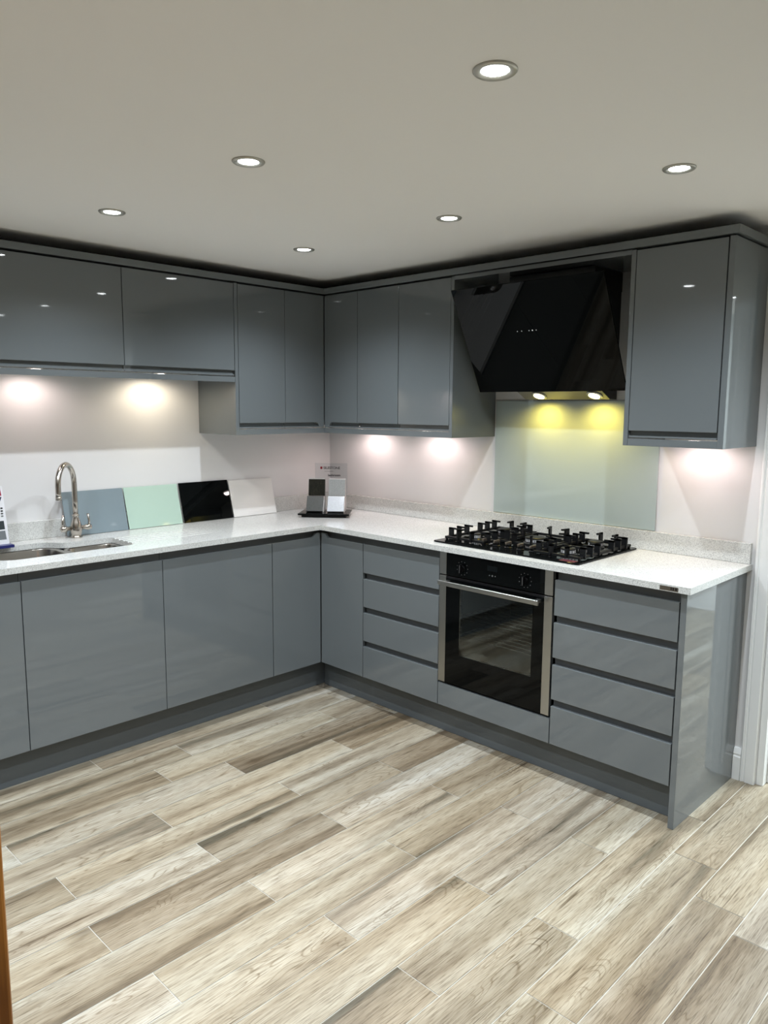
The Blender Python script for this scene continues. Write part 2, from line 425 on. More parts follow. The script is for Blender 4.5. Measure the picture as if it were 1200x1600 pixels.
# ------------------------------------------------------------------ recessed ceiling downlights
def downlight_proto():
    t = thing('ceiling_downlight', '', 'ceiling light')
    bm = bmesh.new()
    lathe(bm, [(0.0465, 0.0), (0.0465, -0.002), (0.044, -0.0048), (0.038, -0.0055), (0.031, -0.0035), (0.028, -0.001), (0.028, 0.0)], seg=48, cap=False)
    obj('rim', bm, M_RIM, t, smooth=True)
    bm = bmesh.new(); lathe(bm, [(0.0278, -0.0006), (0.0278, -0.0016), (0.02, -0.003), (0.008, -0.0036)], seg=32)
    obj('lens', bm, M_LENS, t, smooth=True)
    lamp('bulb', 'SPOT', (0, 0, -0.012), t, SPOT_W, SPOT_COL, 0.013, angle=140, blend=1.0)
    return t
dl = downlight_proto()
GX = [0.905, 1.73, 2.585]; GY = [-0.95, -1.836]
LBL = {(0, 1): 'round satin nickel ceiling downlight, leftmost, above the left wall cabinets',
       (1, 1): 'round satin nickel ceiling downlight, second largest, left of centre high on the ceiling',
       (2, 1): 'round satin nickel ceiling downlight, largest and nearest, at the top of the ceiling',
       (0, 0): 'round satin nickel ceiling downlight, smallest, nearest the room corner',
       (1, 0): 'round satin nickel ceiling downlight just in front of the hood',
       (2, 0): 'round satin nickel ceiling downlight, rightmost, above the right-hand wall cabinet'}
first = True
def put_light(x, y, label):
    global first
    if first: r = dl; first = False
    else:
        r = dl.copy(); COL.objects.link(r)
        for ch in list(dl.children):
            c = ch.copy(); COL.objects.link(c); c.parent = r
    r.location = (x, y, CEIL); r['label'] = label; r['group'] = 'ceiling downlights'
for (i, j), lb in LBL.items(): put_light(GX[i], GY[j], lb)
for x, y in ((0.905, -2.72), (1.73, -2.72), (2.585, -2.72), (1.73, -3.6), (2.585, -3.6), (3.42, -0.95), (3.42, -2.72)):
    put_light(x, y, 'round satin nickel ceiling downlight seen only as a reflection in the cabinet doors')
# next room fill: unseen glowing panel and area lamp added to brighten it
o = obj('added_fill_panel', B(3.0, 4.2, 0.9, 1.5, CEIL-0.03, CEIL-0.001), emit('fill_panel_face', (0.8, 0.92, 1.0), 6.0))
tag(o, 'unseen flat glowing panel added to brighten the room beyond the doorway', 'ceiling light')
lamp('next_room_fill', 'AREA', (3.6, 1.2, CEIL-0.04), None, NEXT_W, (0.82, 0.92, 1.0), size=(1.2, 0.6))

# ------------------------------------------------------------------ door and drawer fronts with routed finger grips
def front(P, u0, u1, z0, zf, grip='top', solid=None, gh=0.020, lip=0.007, deep=False):
    """J-pull front. grip top: face ends at zf, board runs on to zf+gh; grip bottom: face starts at z0+gh+lip"""
    bm = bmesh.new(); rb = 0.020
    if grip == 'top':
        zt = zf+gh
        rbox(bm, P, u0, u1, 0.0165, rb, z0, zf-0.001 if deep else zt)
        pts = [(u0, z0), (u1, z0), (u1, zf), (u0, zf)]; rad = [0, 0, 0, 0]
        if solid == 'lo': pts = [(u0, z0), (u1, z0), (u1, zf), (u0+0.045, zf), (u0+0.03, zt), (u0, zt)]; rad = [0, 0, 0, 0.022, 0.008, 0]
        prism(bm, rounded(pts, rad), lambda a, b, d: P(a, d, b), 0.0, 0.0165)
    elif grip == 'bottom':
        zb = z0+lip+gh
        rbox(bm, P, u0, u1, 0.0165, rb, z0, zf)
        pts = [(u0, zb), (u1, zb), (u1, zf), (u0, zf)]; rad = [0, 0, 0, 0]
        if solid == 'lo': pts = [(u0, z0), (u0+0.032, z0), (u0+0.045, zb), (u1, zb), (u1, zf), (u0, zf)]; rad = [0, 0.006, 0.02, 0, 0, 0]
        prism(bm, rounded(pts, rad), lambda a, b, d: P(a, d, b), 0.0, 0.0165)
        rbox(bm, P, u0+(0.033 if solid else 0), u1, 0.003, 0.0165, z0, z0+lip)
    else:
        rbox(bm, P, u0, u1, 0, rb, z0, zf)
    return bm
def add_front(name, parent, P, *a, m_=None, **k):
    return obj(name, front(P, *a, **k), m_ or M_GLOSS, parent, bevel=0.0014, seg=2)
G = 0.0016
def panels(P, u0, u1, d0, d1, z0, z1, t=0.018, back=True, top=True):
    bm = bmesh.new()
    rbox(bm, P, u0, u0+t, d0, d1, z0, z1); rbox(bm, P, u1-t, u1, d0, d1, z0, z1)
    rbox(bm, P, u0+t, u1-t, d0, d1, z0, z0+t)
    if top: rbox(bm, P, u0+t, u1-t, d0, d1, z1-t, z1)
    if back: rbox(bm, P, u0+t, u1-t, d1-0.01, d1, z0+t, z1-(t if top else 0))
    return bm
RP, LP = PR(D), PL(D)
GB = 'grey gloss base cabinets'
# corner base cabinet: L-shaped carcass, two fronts meeting in the corner
t = thing('corner_base_cabinet', 'grey gloss corner base cabinet with two doors meeting in the inner corner', 'cabinet', (0.3, -0.3, 0.15), GB)
L6 = [(0.012, -0.012), (0.896, -0.012), (0.896, -0.545), (0.545, -0.545), (0.545, -0.896), (0.012, -0.896)]
bm = bmesh.new(); prism(bm, L6, lambda a, b, d: (a, b, d), 0.151, 0.885); obj('body', bm, M_CARC, t)
add_front('door', t, RP, D+0.003, 0.8995-G, ZD0, ZFT, solid='lo', deep=True)
add_front('door', t, LP, D+0.003, 0.898-G, ZD0, ZFT, solid='lo', deep=True)
def base_door(u0, u1, label, sink=False):
    t = thing('base_cabinet', label, 'cabinet', (0.3, -(u0+u1)/2, 0.15), GB)
    bm = panels(LP, u0+0.001, u1-0.001, 0.034, D-0.012, 0.151, 0.885, top=not sink, back=True)
    rbox(bm, LP, u0+0.001, u1-0.001, 0.027, 0.0335, 0.80, 0.8845)
    obj('body', bm, M_CARC, t)
    add_front('door', t, LP, u0+G, u1-G, ZD0, ZFT, deep=True)
base_door(0.899, 1.502, 'grey gloss base cabinet door below the drainer grooves, right of the sink cabinet')
base_door(1.502, 2.1065, 'wide grey gloss base cabinet door directly below the sink and tap', sink=True)
base_door(2.1065, 2.71, 'grey gloss base cabinet cut off by the left picture edge')
def drawers(u0, u1, label):
    t = thing('drawer_unit', label, 'cabinet', ((u0+u1)/2, -0.3, 0.15), GB)
    bm = panels(RP, u0+0.001, u1-0.001, 0.034, D-0.012, 0.151, 0.885); rbox(bm, RP, u0+0.001, u1-0.001, 0.027, 0.0335, 0.80, 0.8845)
    for zz in (0.687, 0.512, 0.336): rbox(bm, RP, u0+0.001, u1-0.001, 0.026, 0.033, zz-0.045, zz+0.045)
    obj('body', bm, M_CARC, t)
    for zb, zt in ((0.702, 0.848), (0.527, 0.672), (0.351, 0.497), (0.1595, 0.3215)):
        d = add_front('drawer', t, RP, u0+G, u1-G, zb, zt, deep=True)
drawers(0.901, 1.400, 'stack of four grey gloss drawers left of the oven')
drawers(2.001, 2.5085, 'stack of four grey gloss drawers right of the oven')
# oven housing
t = thing('oven_housing', 'grey gloss housing cabinet with plain panel below the built-in oven', 'cabinet', (1.7, -0.3, 0.15), GB)
bm = bmesh.new()
rbox(bm, RP, 1.402, 1.4045, 0.034, D-0.012, 0.151, 0.885); rbox(bm, RP, 1.9955, 1.998, 0.034, D-0.012, 0.151, 0.885)
rbox(bm, RP, 1.4045, 1.9955, 0.0215, D-0.012, 0.151, 0.262)
obj('body', bm, M_CARC, t)
add_front('panel', t, RP, 1.4016+0.001, 1.9984, ZD0, 0.2665, grip='none')
# end panel
o = obj('end_panel', B(2.5115, 2.5335, -D-0.0005, -0.0005, 0.0, 0.8855), M_GLOSS, bevel=0.0015)
tag(o, 'tall glossy grey end panel closing the right end of the base run', 'panel')
# plinths
o = obj('plinth', B(DP+0.0155, 2.5105, -DP, -DP+0.015, 0.001, 0.1495), M_PLINTH, bevel=0.001)
tag(o, 'long dark grey plinth under the oven and drawers', 'plinth')
o = obj('plinth', B(DP-0.015, DP, -2.75, -DP+0.0155, 0.001, 0.1495), M_PLINTH, bevel=0.001)
tag(o, 'long dark grey plinth under the sink side cabinets', 'plinth')

# ------------------------------------------------------------------ worktop, upstands
bm = bmesh.new()
prism(bm, [(0.0005, -0.0005), (2.5515, -0.0005), (2.5515, -W), (W, -W), (W, -2.75), (0.0005, -2.75)], lambda a, b, d: (a, b, d), ZW0, ZT)
wt = obj('worktop', bm, M_QUARTZ)
tag(wt, 'white speckled quartz worktop running round the corner in an L shape', 'worktop')
bpy.context.view_layer.update()
off = Vector(wt.location)
def rel(pts): return [(x-off.x, y-off.y) for x, y in pts]
sinkcut = rounded([(0.455, -1.553), (0.455, -2.145), (0.125, -2.145), (0.125, -1.835), (0.21, -1.775), (0.21, -1.553)], [0.045, 0.09, 0.07, 0.06, 0.06, 0.02], 8)
c = bmesh.new(); prism(c, rel(sinkcut), lambda a, b, d: (a, b, d-off.z), ZW0-0.02, ZT+0.02); boolean(wt, c)
c = bmesh.new()
for k in range(5):
    x = 0.245+k*0.042
    pr = [(-0.0075, 0.02), (-0.0075, -0.001), (-0.004, -0.0045), (0.004, -0.0045), (0.0075, -0.001), (0.0075, 0.02)]
    A = [c.verts.new((x+a-off.x, -1.03-off.y, ZT+max(b, 0.0002)-off.z)) for a, b in pr]
    Z = [c.verts.new((x+a-off.x, -1.565-off.y, ZT+b-off.z)) for a, b in pr]
    c.faces.new(A); c.faces.new(Z[::-1])
    for i in range(6): c.faces.new((A[i], Z[i], Z[(i+1) % 6], A[(i+1) % 6]))
boolean(wt, c)
# hob cut-out is hidden below the hob glass
bv = wt.modifiers.new('bevel', 'BEVEL'); bv.width = 0.0018; bv.segments = 2; bv.limit_method = 'ANGLE'; bv.angle_limit = math.radians(50)
badge = obj('maker_plate', B(2.441, 2.508, -W-0.0012, -W, 0.8895, 0.9045), mat('plate_metal', lin(120, 114, 104), 0.3, metal=0.8), wt)
bm = bmesh.new()
for x0_, x1_ in ((2.481, 2.485), (2.488, 2.493), (2.497, 2.504)): box(bm, x0_, x1_, -W-0.0016, -W-0.0011, 0.8925, 0.9022)
obj('plate_mark', bm, M_BLACK, badge)
o = obj('upstand', B(0.0215, 2.5465, -0.0205, -0.0005, ZT+0.0005, 0.995), M_QUARTZ, bevel=0.0012)
tag(o, 'low speckled quartz upstand along the wall behind the hob', 'upstand')
o = obj('upstand', B(0.0005, 0.0205, -2.75, -0.0005, ZT+0.0005, 0.995), M_QUARTZ, bevel=0.0012)
tag(o, 'low speckled quartz upstand along the wall behind the tap', 'upstand')
o = obj('splashback', B(1.274, 2.139, -0.0072, -0.0008, 0.9965, 1.5605), M_SPLASH, bevel=0.0008)
tag(o, 'pale green glass splashback on the wall between hob and cooker hood', 'splashback')

# ------------------------------------------------------------------ sink
def ring(bm, x0, x1, y0, y1, r, z, n=8):
    return [bm.verts.new((a, b, z)) for a, b in rounded([(x1, y1), (x1, y0), (x0, y0), (x0, y1)], r, n)]
def bowl(x0, x1, y0, y1, depth, r):
    bm = bmesh.new(); z = ZW0-0.0012
    specs = [(-0.012, r+0.012, z-0.0), (0.0, r, z), (0.003, r-0.003, z-0.006), (0.006, r-0.006, z-depth+0.03), (0.014, r-0.014, z-depth+0.008), (0.035, max(r-0.03, 0.01), z-depth)]
    rings = [ring(bm, x0+i, x1-i, y0+i, y1-i, rr, zz) for i, rr, zz in specs]
    for a, b in zip(rings, rings[1:]):
        for k in range(len(a)): bm.faces.new((a[k], a[(k+1) % len(a)], b[(k+1) % len(a)], b[k]))
    bm.faces.new(rings[-1])
    return bm
t = thing('undermount_sink', 'stainless steel one and a half bowl sink set under the worktop', 'sink', (0.3, -1.85, 0.70))
def add_bowl(*a):
    o = obj('bowl', bowl(*a), M_SINK, t, smooth=True)
    s = o.modifiers.new('thick', 'SOLIDIFY'); s.thickness = 0.001; s.offset = -1
    return o
b1 = add_bowl(0.115, 0.462, -2.15, -1.808, 0.18, 0.085); b2 = add_bowl(0.20, 0.462, -1.784, -1.56, 0.13, 0.06)
for (x, y, zz, b_) in ((0.29, -1.98, ZW0-0.181, b1), (0.33, -1.67, ZW0-0.131, b2)):
    bm = bmesh.new(); lathe(bm, [(0.038, 0.0), (0.038, 0.003), (0.03, 0.0035), (0.012, 0.001)], (x, y, zz+0.002), seg=28); obj('drain', bm, M_STEEL, b_, smooth=True)

# ------------------------------------------------------------------ tap
TX, TY = 0.10, -1.672
t = thing('kitchen_tap', 'brushed nickel swan neck tap with two lever handles behind the sink', 'tap', (TX, TY, ZT))
bm = bmesh.new()
lathe(bm, [(0.026, 0.0005), (0.026, 0.006), (0.022, 0.009), (0.022, 0.016), (0.025, 0.026), (0.027, 0.042), (0.0255, 0.056), (0.020, 0.074), (0.0145, 0.092), (0.0125, 0.100), (0.0165, 0.103), (0.0165, 0.108), (0.0125, 0.111)], (TX, TY, ZT), seg=40)
obj('body', bm, M_NICKEL, t, smooth=True)
sd = Vector((0.70, -0.714, 0)).normalized(); p0 = Vector((TX, TY, ZT+0.105))
pts = [p0, p0+Vector((0, 0, 0.07)), p0+Vector((0, 0, 0.15))]
Rr = 0.088; cz = p0.z+0.153
for k in range(0, 15):
    a = math.pi*k/14; pts.append(Vector((TX, TY, cz))+sd*(Rr-Rr*math.cos(a))+Vector((0, 0, Rr*math.sin(a)*1.02)))
e = pts[-1]; pts += [e+Vector((0, 0, -0.03)), e+Vector((0, 0, -0.052))]
bm = bmesh.new(); tube(bm, pts, 0.0122, 20); sp = obj('spout', bm, M_NICKEL, t, smooth=True)
bm = bmesh.new(); tube(bm, [e+Vector((0, 0, -0.044)), e+Vector((0, 0, -0.062))], 0.0132, 20); obj('nozzle', bm, M_NICKEL, sp, smooth=True)
for s in (-1, 1):
    bm = bmesh.new()
    y1 = TY+s*0.062
    rotm = Matrix.Rotation(-s*math.pi/2, 3, 'X')
    lathe(bm, [(0.010, 0.0), (0.010, 0.028), (0.0125, 0.030), (0.0145, 0.044), (0.0125, 0.056), (0.006, 0.060)], (TX, TY+s*0.014, ZT+0.045), rotm, seg=24)
    tube(bm, [(TX, y1, ZT+0.05), (TX+0.001, y1+s*0.001, ZT+0.075), (TX, y1-s*0.004, ZT+0.108)], [0.0062, 0.005, 0.0065], 12)
    obj('lever_handle', bm, M_NICKEL, t, smooth=True)

# ------------------------------------------------------------------ hob
t = thing('gas_hob', 'black glass five burner gas hob set in the worktop above the oven', 'hob', (1.70, -0.29, ZT))
bm = bmesh.new(); prism(bm, rounded([(1.326, -0.5415), (2.079, -0.5415), (2.079, -0.036), (1.326, -0.036)], 0.012, 4), lambda a, b, d: (a, b, d), ZT+0.0005, ZT+0.0075)
obj('glass_plate', bm, M_BLACKGLASS, t, bevel=0.0015)
ZG = ZT+0.0075
def burner(x, y, r, wok=False):
    bm = bmesh.new()
    lathe(bm, [(r*1.15, 0), (r*1.15, 0.004), (r*0.98, 0.007), (r*0.98, 0.010)], (x, y, ZG), seg=36)
    b = obj('burner', bm, M_BLACK, t, smooth=False)
    bm = bmesh.new(); lathe(bm, [(r*0.93, 0.010), (r*0.93, 0.021), (r*0.86, 0.022)], (x, y, ZG), seg=36)
    n = int(13 if not wok else 18)
    obj('flame_ring', bm, M_BURNER, b)
    bm = bmesh.new()
    for k in range(n):
        a = 2*math.pi*k/n; c_, s_ = math.cos(a), math.sin(a)
        lathe(bm, [(0.0014, 0.011), (0.0014, 0.0195)], (x+c_*r*0.93, y+s_*r*0.93, ZG), seg=6)
    obj('port_slots', bm, M_BLACK, b)
    bm = bmesh.new(); lathe(bm, [(r*0.84, 0.0222), (r*0.97, 0.0235), (r*0.97, 0.0275), (r*0.86, 0.030), (r*0.5, 0.031)], (x, y, ZG), seg=36); obj('burner_cap', bm, M_IRON, b, smooth=False, bevel=0.0005)
BUR = [(1.455, -0.385, 0.024), (1.46, -0.165, 0.033), (1.702, -0.27, 0.047), (1.95, -0.40, 0.033), (1.945, -0.165, 0.034)]
for i, (x, y, r) in enumerate(BUR): burner(x, y, r, i == 2)
def bar(bm, x0, y0, x1, y1, z0, z1, w_):
    a = Vector((x0, y0)); b = Vector((x1, y1)); d = (b-a).normalized(); n = Vector((-d.y, d.x))*w_/2
    P = [a+n, a-n, b-n, b+n]
    prism(bm, [tuple(p) for p in P], lambda q, r, z: (q, r, z), z0, z1)
def prong(bm, bx, by, cx_, cy_, L=0.034, hgt=0.052):
    """upright blade at (bx,by) with a top finger reaching towards the burner centre"""
    d = (Vector((cx_, cy_))-Vector((bx, by))).normalized()
    bar(bm, bx-d.x*0.013, by-d.y*0.013, bx+d.x*0.013, by+d.y*0.013, ZG+0.004, ZG+hgt, 0.009)
    bar(bm, bx-d.x*0.013, by-d.y*0.013, bx+d.x*L, by+d.y*L, ZG+hgt-0.008, ZG+hgt, 0.009)
def grate(x0, x1, y0, y1, burners, pr):
    g = bmesh.new(); zb0, zb1 = ZG+0.006, ZG+0.016; w_ = 0.014
    for a in ((x0, y0, x1, y0), (x0, y1, x1, y1)): bar(g, a[0]-w_/2, a[1], a[2]+w_/2, a[3], zb0, zb1, w_)
    for a in ((x0, y0, x0, y1), (x1, y0, x1, y1)): bar(g, *a, zb0, zb1, w_)
    for fx, fy in ((x0, y0), (x1, y0), (x0, y1), (x1, y1)): lathe(g, [(0.006, 0.0), (0.006, 0.007)], (fx, fy, ZG), seg=10)
    for a in pr: bar(g, *a[:4], zb0, zb1, 0.009)
    o = obj('pan_support', g, M_IRON, t, bevel=0.0008)
    for bx, by, cx_, cy_ in burners:
        p = bmesh.new(); prong(p, bx, by, cx_, cy_); obj('prong', p, M_IRON, o, bevel=0.0006)
def around(cx_, cy_, x0, x1, y0, y1):
    out = []
    for q in (-0.058, 0.0, 0.058):
        out += [(x0, cy_+q, x0+1, cy_+q), (x1, cy_+q, x1-1, cy_+q)]
    ya = y0 if cy_ < -0.275 else y1; s_ = 1 if ya == y0 else -1
    return out + [(cx_-0.03, ya, cx_-0.03, ya+s_), (cx_+0.045, ya, cx_+0.045, ya+s_)]
ym = -0.275
grate(1.355, 1.565, -0.475, -0.065, around(1.455, -0.385, 1.355, 1.565, -0.475, -0.30) + around(1.46, -0.165, 1.355, 1.565, -0.245, -0.065) , [(1.355, ym, 1.565, ym)])
grate(1.59, 1.82, -0.375, -0.08, [(1.59, -0.20, 1.702, -0.27), (1.82, -0.20, 1.702, -0.27), (1.59, -0.33, 1.702, -0.27), (1.82, -0.33, 1.702, -0.27), (1.66, -0.08, 1.702, -0.27), (1.75, -0.08, 1.702, -0.27), (1.66, -0.375, 1.702, -0.27), (1.75, -0.375, 1.702, -0.27)], [])
grate(1.845, 2.052, -0.485, -0.065, around(1.95, -0.40, 1.845, 2.052, -0.485, -0.31) + around(1.945, -0.165, 1.845, 2.052, -0.245, -0.065), [(1.845, ym, 2.052, ym)])
for k in range(5):
    x = 1.560+k*0.063; y = -0.455
    bm = bmesh.new(); lathe(bm, [(0.0175, 0.0), (0.0175, 0.003), (0.014, 0.006), (0.013, 0.018), (0.0115, 0.020)], (x, y, ZG), seg=28)
    kb = obj('control_knob', bm, M_BLACKPLASTIC, t)
    bm = B(x-0.005, x+0.005, y-0.019, y+0.019, ZG+0.0165, ZG+0.0275); obj('grip_bar', bm, mat('knob_metal', lin(120, 110, 98), 0.35, metal=0.8), kb, bevel=0.0012)
obj('energy_sticker', B(1.985, 2.055, -0.532, -0.497, ZG+0.0002, ZG+0.0006), mat('red_sticker', lin(92, 46, 52), 0.3), t, label='small red sticker')

# ------------------------------------------------------------------ oven
t = thing('built_in_oven', 'black glass and stainless steel single oven built in under the hob', 'oven', (1.7, -D, 0.27))
yo = -D-0.002     # outer face of the glass front
x0o, x1o = 1.4045, 1.9955
def ob(name, parent, x0, x1, y0, y1, z0, z1, m_, bevel=0.0008, label=None): return obj(name, B(x0, x1, y0, y1, z0, z1), m_, parent, bevel=bevel, label=label)
bm = B(1.443, 1.957, yo, yo+0.02, 0.780, 0.8845)
cp = obj('control_panel', bm, M_BLACKGLASS, t, bevel=0.0008)
ob('trim_strip', t, x0o, 1.4425, yo-0.001, yo+0.02, 0.780, 0.8845, M_STEEL, label='brushed steel side strip')
ob('trim_strip', t, 1.9575, x1o, yo-0.001, yo+0.02, 0.780, 0.8845, M_STEEL, label='brushed steel side strip')
for kx in (1.534, 1.863):
    bm = bmesh.new(); rY = Matrix.Rotation(math.pi/2, 3, 'X')
    lathe(bm, [(0.014, 0.0), (0.014, 0.002), (0.013, 0.004), (0.012, 0.010)], (kx, yo-0.0003, 0.822), rY, seg=30)
    kb = obj('dial', bm, M_BLACKPLASTIC, t)
    obj('dial_grip', B(kx-0.0045, kx+0.0045, yo-0.024, yo-0.009, 0.803, 0.841), M_BLACKPLASTIC, kb, bevel=0.0015)
    obj('pointer_line', B(kx+0.0015, kx+0.0035, yo-0.0245, yo-0.0238, 0.805, 0.839), M_MARK, kb)
    bm = bmesh.new()
    for k in range(11):
        a = math.pi*(0.5 + 2*k/11.0+0.05)
        cx_, cz_ = kx+0.030*math.cos(a), 0.822+0.030*math.sin(a)
        box(bm, cx_-0.0016, cx_+0.0016, yo-0.0005, yo-0.0001, cz_-0.0016, cz_+0.0016)
    obj('dial_marks', bm, M_MARK, cp)
obj('display', B(1.670, 1.722, yo-0.0006, yo-0.0001, 0.833, 0.856), mat('display_glass', (0.006, 0.008, 0.009, 1), 0.08, spec=0.2), cp)
bm = bmesh.new()
for x_, r_ in ((1.682, 0.0026), (1.697, 0.004), (1.712, 0.0026)):
    lathe(bm, [(r_, 0.0), (r_, 0.0006)], (x_, yo-0.0001, 0.814), Matrix.Rotation(math.pi/2, 3, 'X'), seg=14)
obj('touch_buttons', bm, M_MARK, cp)
# door
zd0, zd1 = 0.2775, 0.7735
wx0, wx1, wz0, wz1 = 1.522, 1.903, 0.4195, 0.725
bm = B(1.443, wx0, yo, yo+0.02, zd0, zd1-0.012); box(bm, wx1, 1.957, yo, yo+0.02, zd0, zd1-0.012)
box(bm, wx0, wx1, yo, yo+0.02, zd0, wz0); box(bm, wx0, wx1, yo, yo+0.02, wz1, zd1-0.012)
bmesh.ops.remove_doubles(bm, verts=bm.verts[:], dist=1e-5)
door = obj('oven_door', bm, M_BLACKGLASS, t)
bm = B(1.443, 1.957, yo+0.004, yo+0.02, zd1-0.011, zd1); obj('vent_slot', bm, M_BLACK, door, bevel=0.001)
obj('window', B(wx0+0.0002, wx1-0.0002, yo+0.0005, yo+0.003, wz0+0.0002, wz1-0.0002), M_OVENGLASS, door)
ob('door_edge', door, x0o, 1.4425, yo-0.001, yo+0.02, zd0, zd1+0.001, M_STEEL, label='brushed steel side strip')
ob('door_edge', door, 1.9575, x1o, yo-0.001, yo+0.02, zd0, zd1+0.001, M_STEEL, label='brushed steel side strip')
bm = bmesh.new(); prism(bm, rounded([(-0.010, 0.740), (0.0, 0.740), (0.0, 0.7615), (-0.010, 0.7615)], 0.003, 3), lambda a, b, d: (d, yo-0.038+a, b), 1.432, 1.955)
for hx in (1.448, 1.925): box(bm, hx, hx+0.018, yo-0.038, yo, 0.744, 0.757)
obj('handle', bm, M_STEEL, door, bevel=0.0008, label='long flat brushed steel door handle')
# cavity
ye = -D+0.022
bm = bmesh.new()
cx0, cx1, cz0, cz1 = 1.475, 1.925, 0.385, 0.74
box(bm, cx0-0.006, cx0, ye, -0.12, cz0, cz1); box(bm, cx1, cx1+0.006, ye, -0.12, cz0, cz1)
box(bm, cx0-0.006, cx1+0.006, ye, -0.12, cz0-0.006, cz0); box(bm, cx0-0.006, cx1+0.006, ye, -0.12, cz1, cz1+0.006)
box(bm, cx0-0.006, cx1+0.006, -0.12, -0.114, cz0, cz1)
obj('cavity', bm, mat('oven_enamel', (0.10, 0.11, 0.11, 1), 0.3), t)
for zz in (0.50, 0.585):
    bm = bmesh.new()
    for k in range(9):
        yy = ye+0.012+k*0.045
        tube(bm, [(cx0+0.01, yy, zz), (cx1-0.01, yy, zz)], 0.0022, 6)
    tube(bm, [(cx0+0.012, ye+0.012, zz), (cx0+0.012, ye+0.38, zz)], 0.003, 6); tube(bm, [(cx1-0.012, ye+0.012, zz), (cx1-0.012, ye+0.38, zz)], 0.003, 6)
    obj('wire_rack', bm, mat('rack_chrome', lin(200, 200, 196), 0.2, metal=1.0), t, smooth=True)

# ------------------------------------------------------------------ wall cabinets
RH, LH = PR(H), PL(H)
GW = 'grey gloss wall cabinets'
ZU0, ZU1 = 1.4125, 2.127     # tall wall doors
ZL0 = 1.676                  # low wall doors
def wall_light(parent, x, y, z, col, e, r=0.028):
    bm = bmesh.new(); lathe(bm, [(0.032, -0.0002), (0.032, -0.006), (0.026, -0.008)], (x, y, z), seg=28)
    o = obj('cabinet_lamp', bm, M_RIM, parent, smooth=False)
    bm = bmesh.new(); lathe(bm, [(0.024, -0.0075), (0.024, -0.0092)], (x, y, z), seg=24); obj('lens', bm, M_ULENS, o)
    lamp('bulb', 'SPOT', (x, y, z-0.012), parent, e, col, 0.02, angle=176, blend=0.6)
PINK = (1.0, 0.80, 0.78); WARM = (1.0, 0.86, 0.66); LPINK = (1.0, 0.82, 0.78)
# corner wall cabinet
t = thing('corner_wall_cabinet', 'tall grey gloss corner wall cabinet with two doors above the quartz samples', 'cabinet', (0.17, -0.17, ZU0), GW)
bm = bmesh.new(); prism(bm, [(0.001, -0.001), (0.609, -0.001), (0.609, -H+0.0215), (H-0.0215, -H+0.0215), (H-0.0215, -0.618), (0.001, -0.618)], lambda a, b, d: (a, b, d), ZU0+0.012, ZU1)
obj('body', bm, M_CARC, t)
add_front('door', t, RH, H+0.003, 0.610-G, ZU0, ZU1, grip='bottom', solid='lo')
add_front('door', t, LH, H+0.003, 0.619-G, ZU0, ZU1, grip='bottom', solid='lo')
wall_light(t, 0.43, -0.14, ZU0+0.012, PINK, UNDER_W)
def wall_unit(name, P, u0, u1, z0, label, light=None):
    c = P((u0+u1)/2, H/2, z0)
    t = thing(name, label, 'cabinet', c, GW)
    obj('body', RB(P, u0+0.0008, u1-0.0008, 0.0215, H-0.001, z0+0.012, ZU1), M_CARC, t)
    add_front('door', t, P, u0+G, u1-G, z0, ZU1, grip='bottom')
    if light: wall_light(t, *light)
    return t
wall_unit('wall_cabinet', RH, 0.610, 0.909, ZU0, 'narrow tall grey gloss wall cabinet right of the corner wall cabinet')
wall_unit('wall_cabinet', RH, 0.909, 1.2465, ZU0, 'tall grey gloss wall cabinet immediately left of the cooker hood', (0.865+0.06, -0.14, ZU0+0.012, PINK, UNDER_W))
wall_unit('wall_cabinet', LH, 0.619, 0.9155, ZU0, 'narrow tall grey gloss wall cabinet left of the corner wall cabinet')
wall_unit('wall_cabinet', LH, 0.937, 1.524, ZL0, 'short grey gloss wall cabinet with wide door, next to the tall corner cabinets', (0.135, -1.235, ZL0+0.012, WARM, UNDER_W*1.15))
wall_unit('wall_cabinet', LH, 1.524, 2.12, ZL0, 'short grey gloss wall cabinet above the sink at the left', (0.135, -1.835, ZL0+0.012, LPINK, UNDER_W*0.8))
wall_unit('wall_cabinet', LH, 2.12, 2.716, ZL0, 'short grey gloss wall cabinet cut off by the left picture edge')
wall_unit('wall_cabinet', RH, 2.1625, 2.5085, ZU0, 'tall grey gloss wall cabinet right of the cooker hood', (2.345, -0.14, ZU0+0.012, PINK, UNDER_W))
def side_panel(P, u0, u1, z0, label):
    o = obj('end_panel', RB(P, u0, u1, -0.0005, H-0.0008, z0, ZU1+0.003), M_GLOSS, bevel=0.0012)
    tag(o, label, 'panel'); return o
ZP = 1.3805
side_panel(RH, 1.247, 1.2655, ZP, 'grey end panel of the wall cabinets on the left side of the cooker hood')
side_panel(RH, 2.1425, 2.1615, ZP, 'grey end panel between the cooker hood and the right wall cabinet')
side_panel(RH, 2.511, 2.5325, ZP, 'tall glossy grey end panel on the outer right side of the wall cabinets')
side_panel(LH, 0.9165, 0.936, ZP, 'grey end panel below the short wall cabinets, lit warm by the lamp beside it')
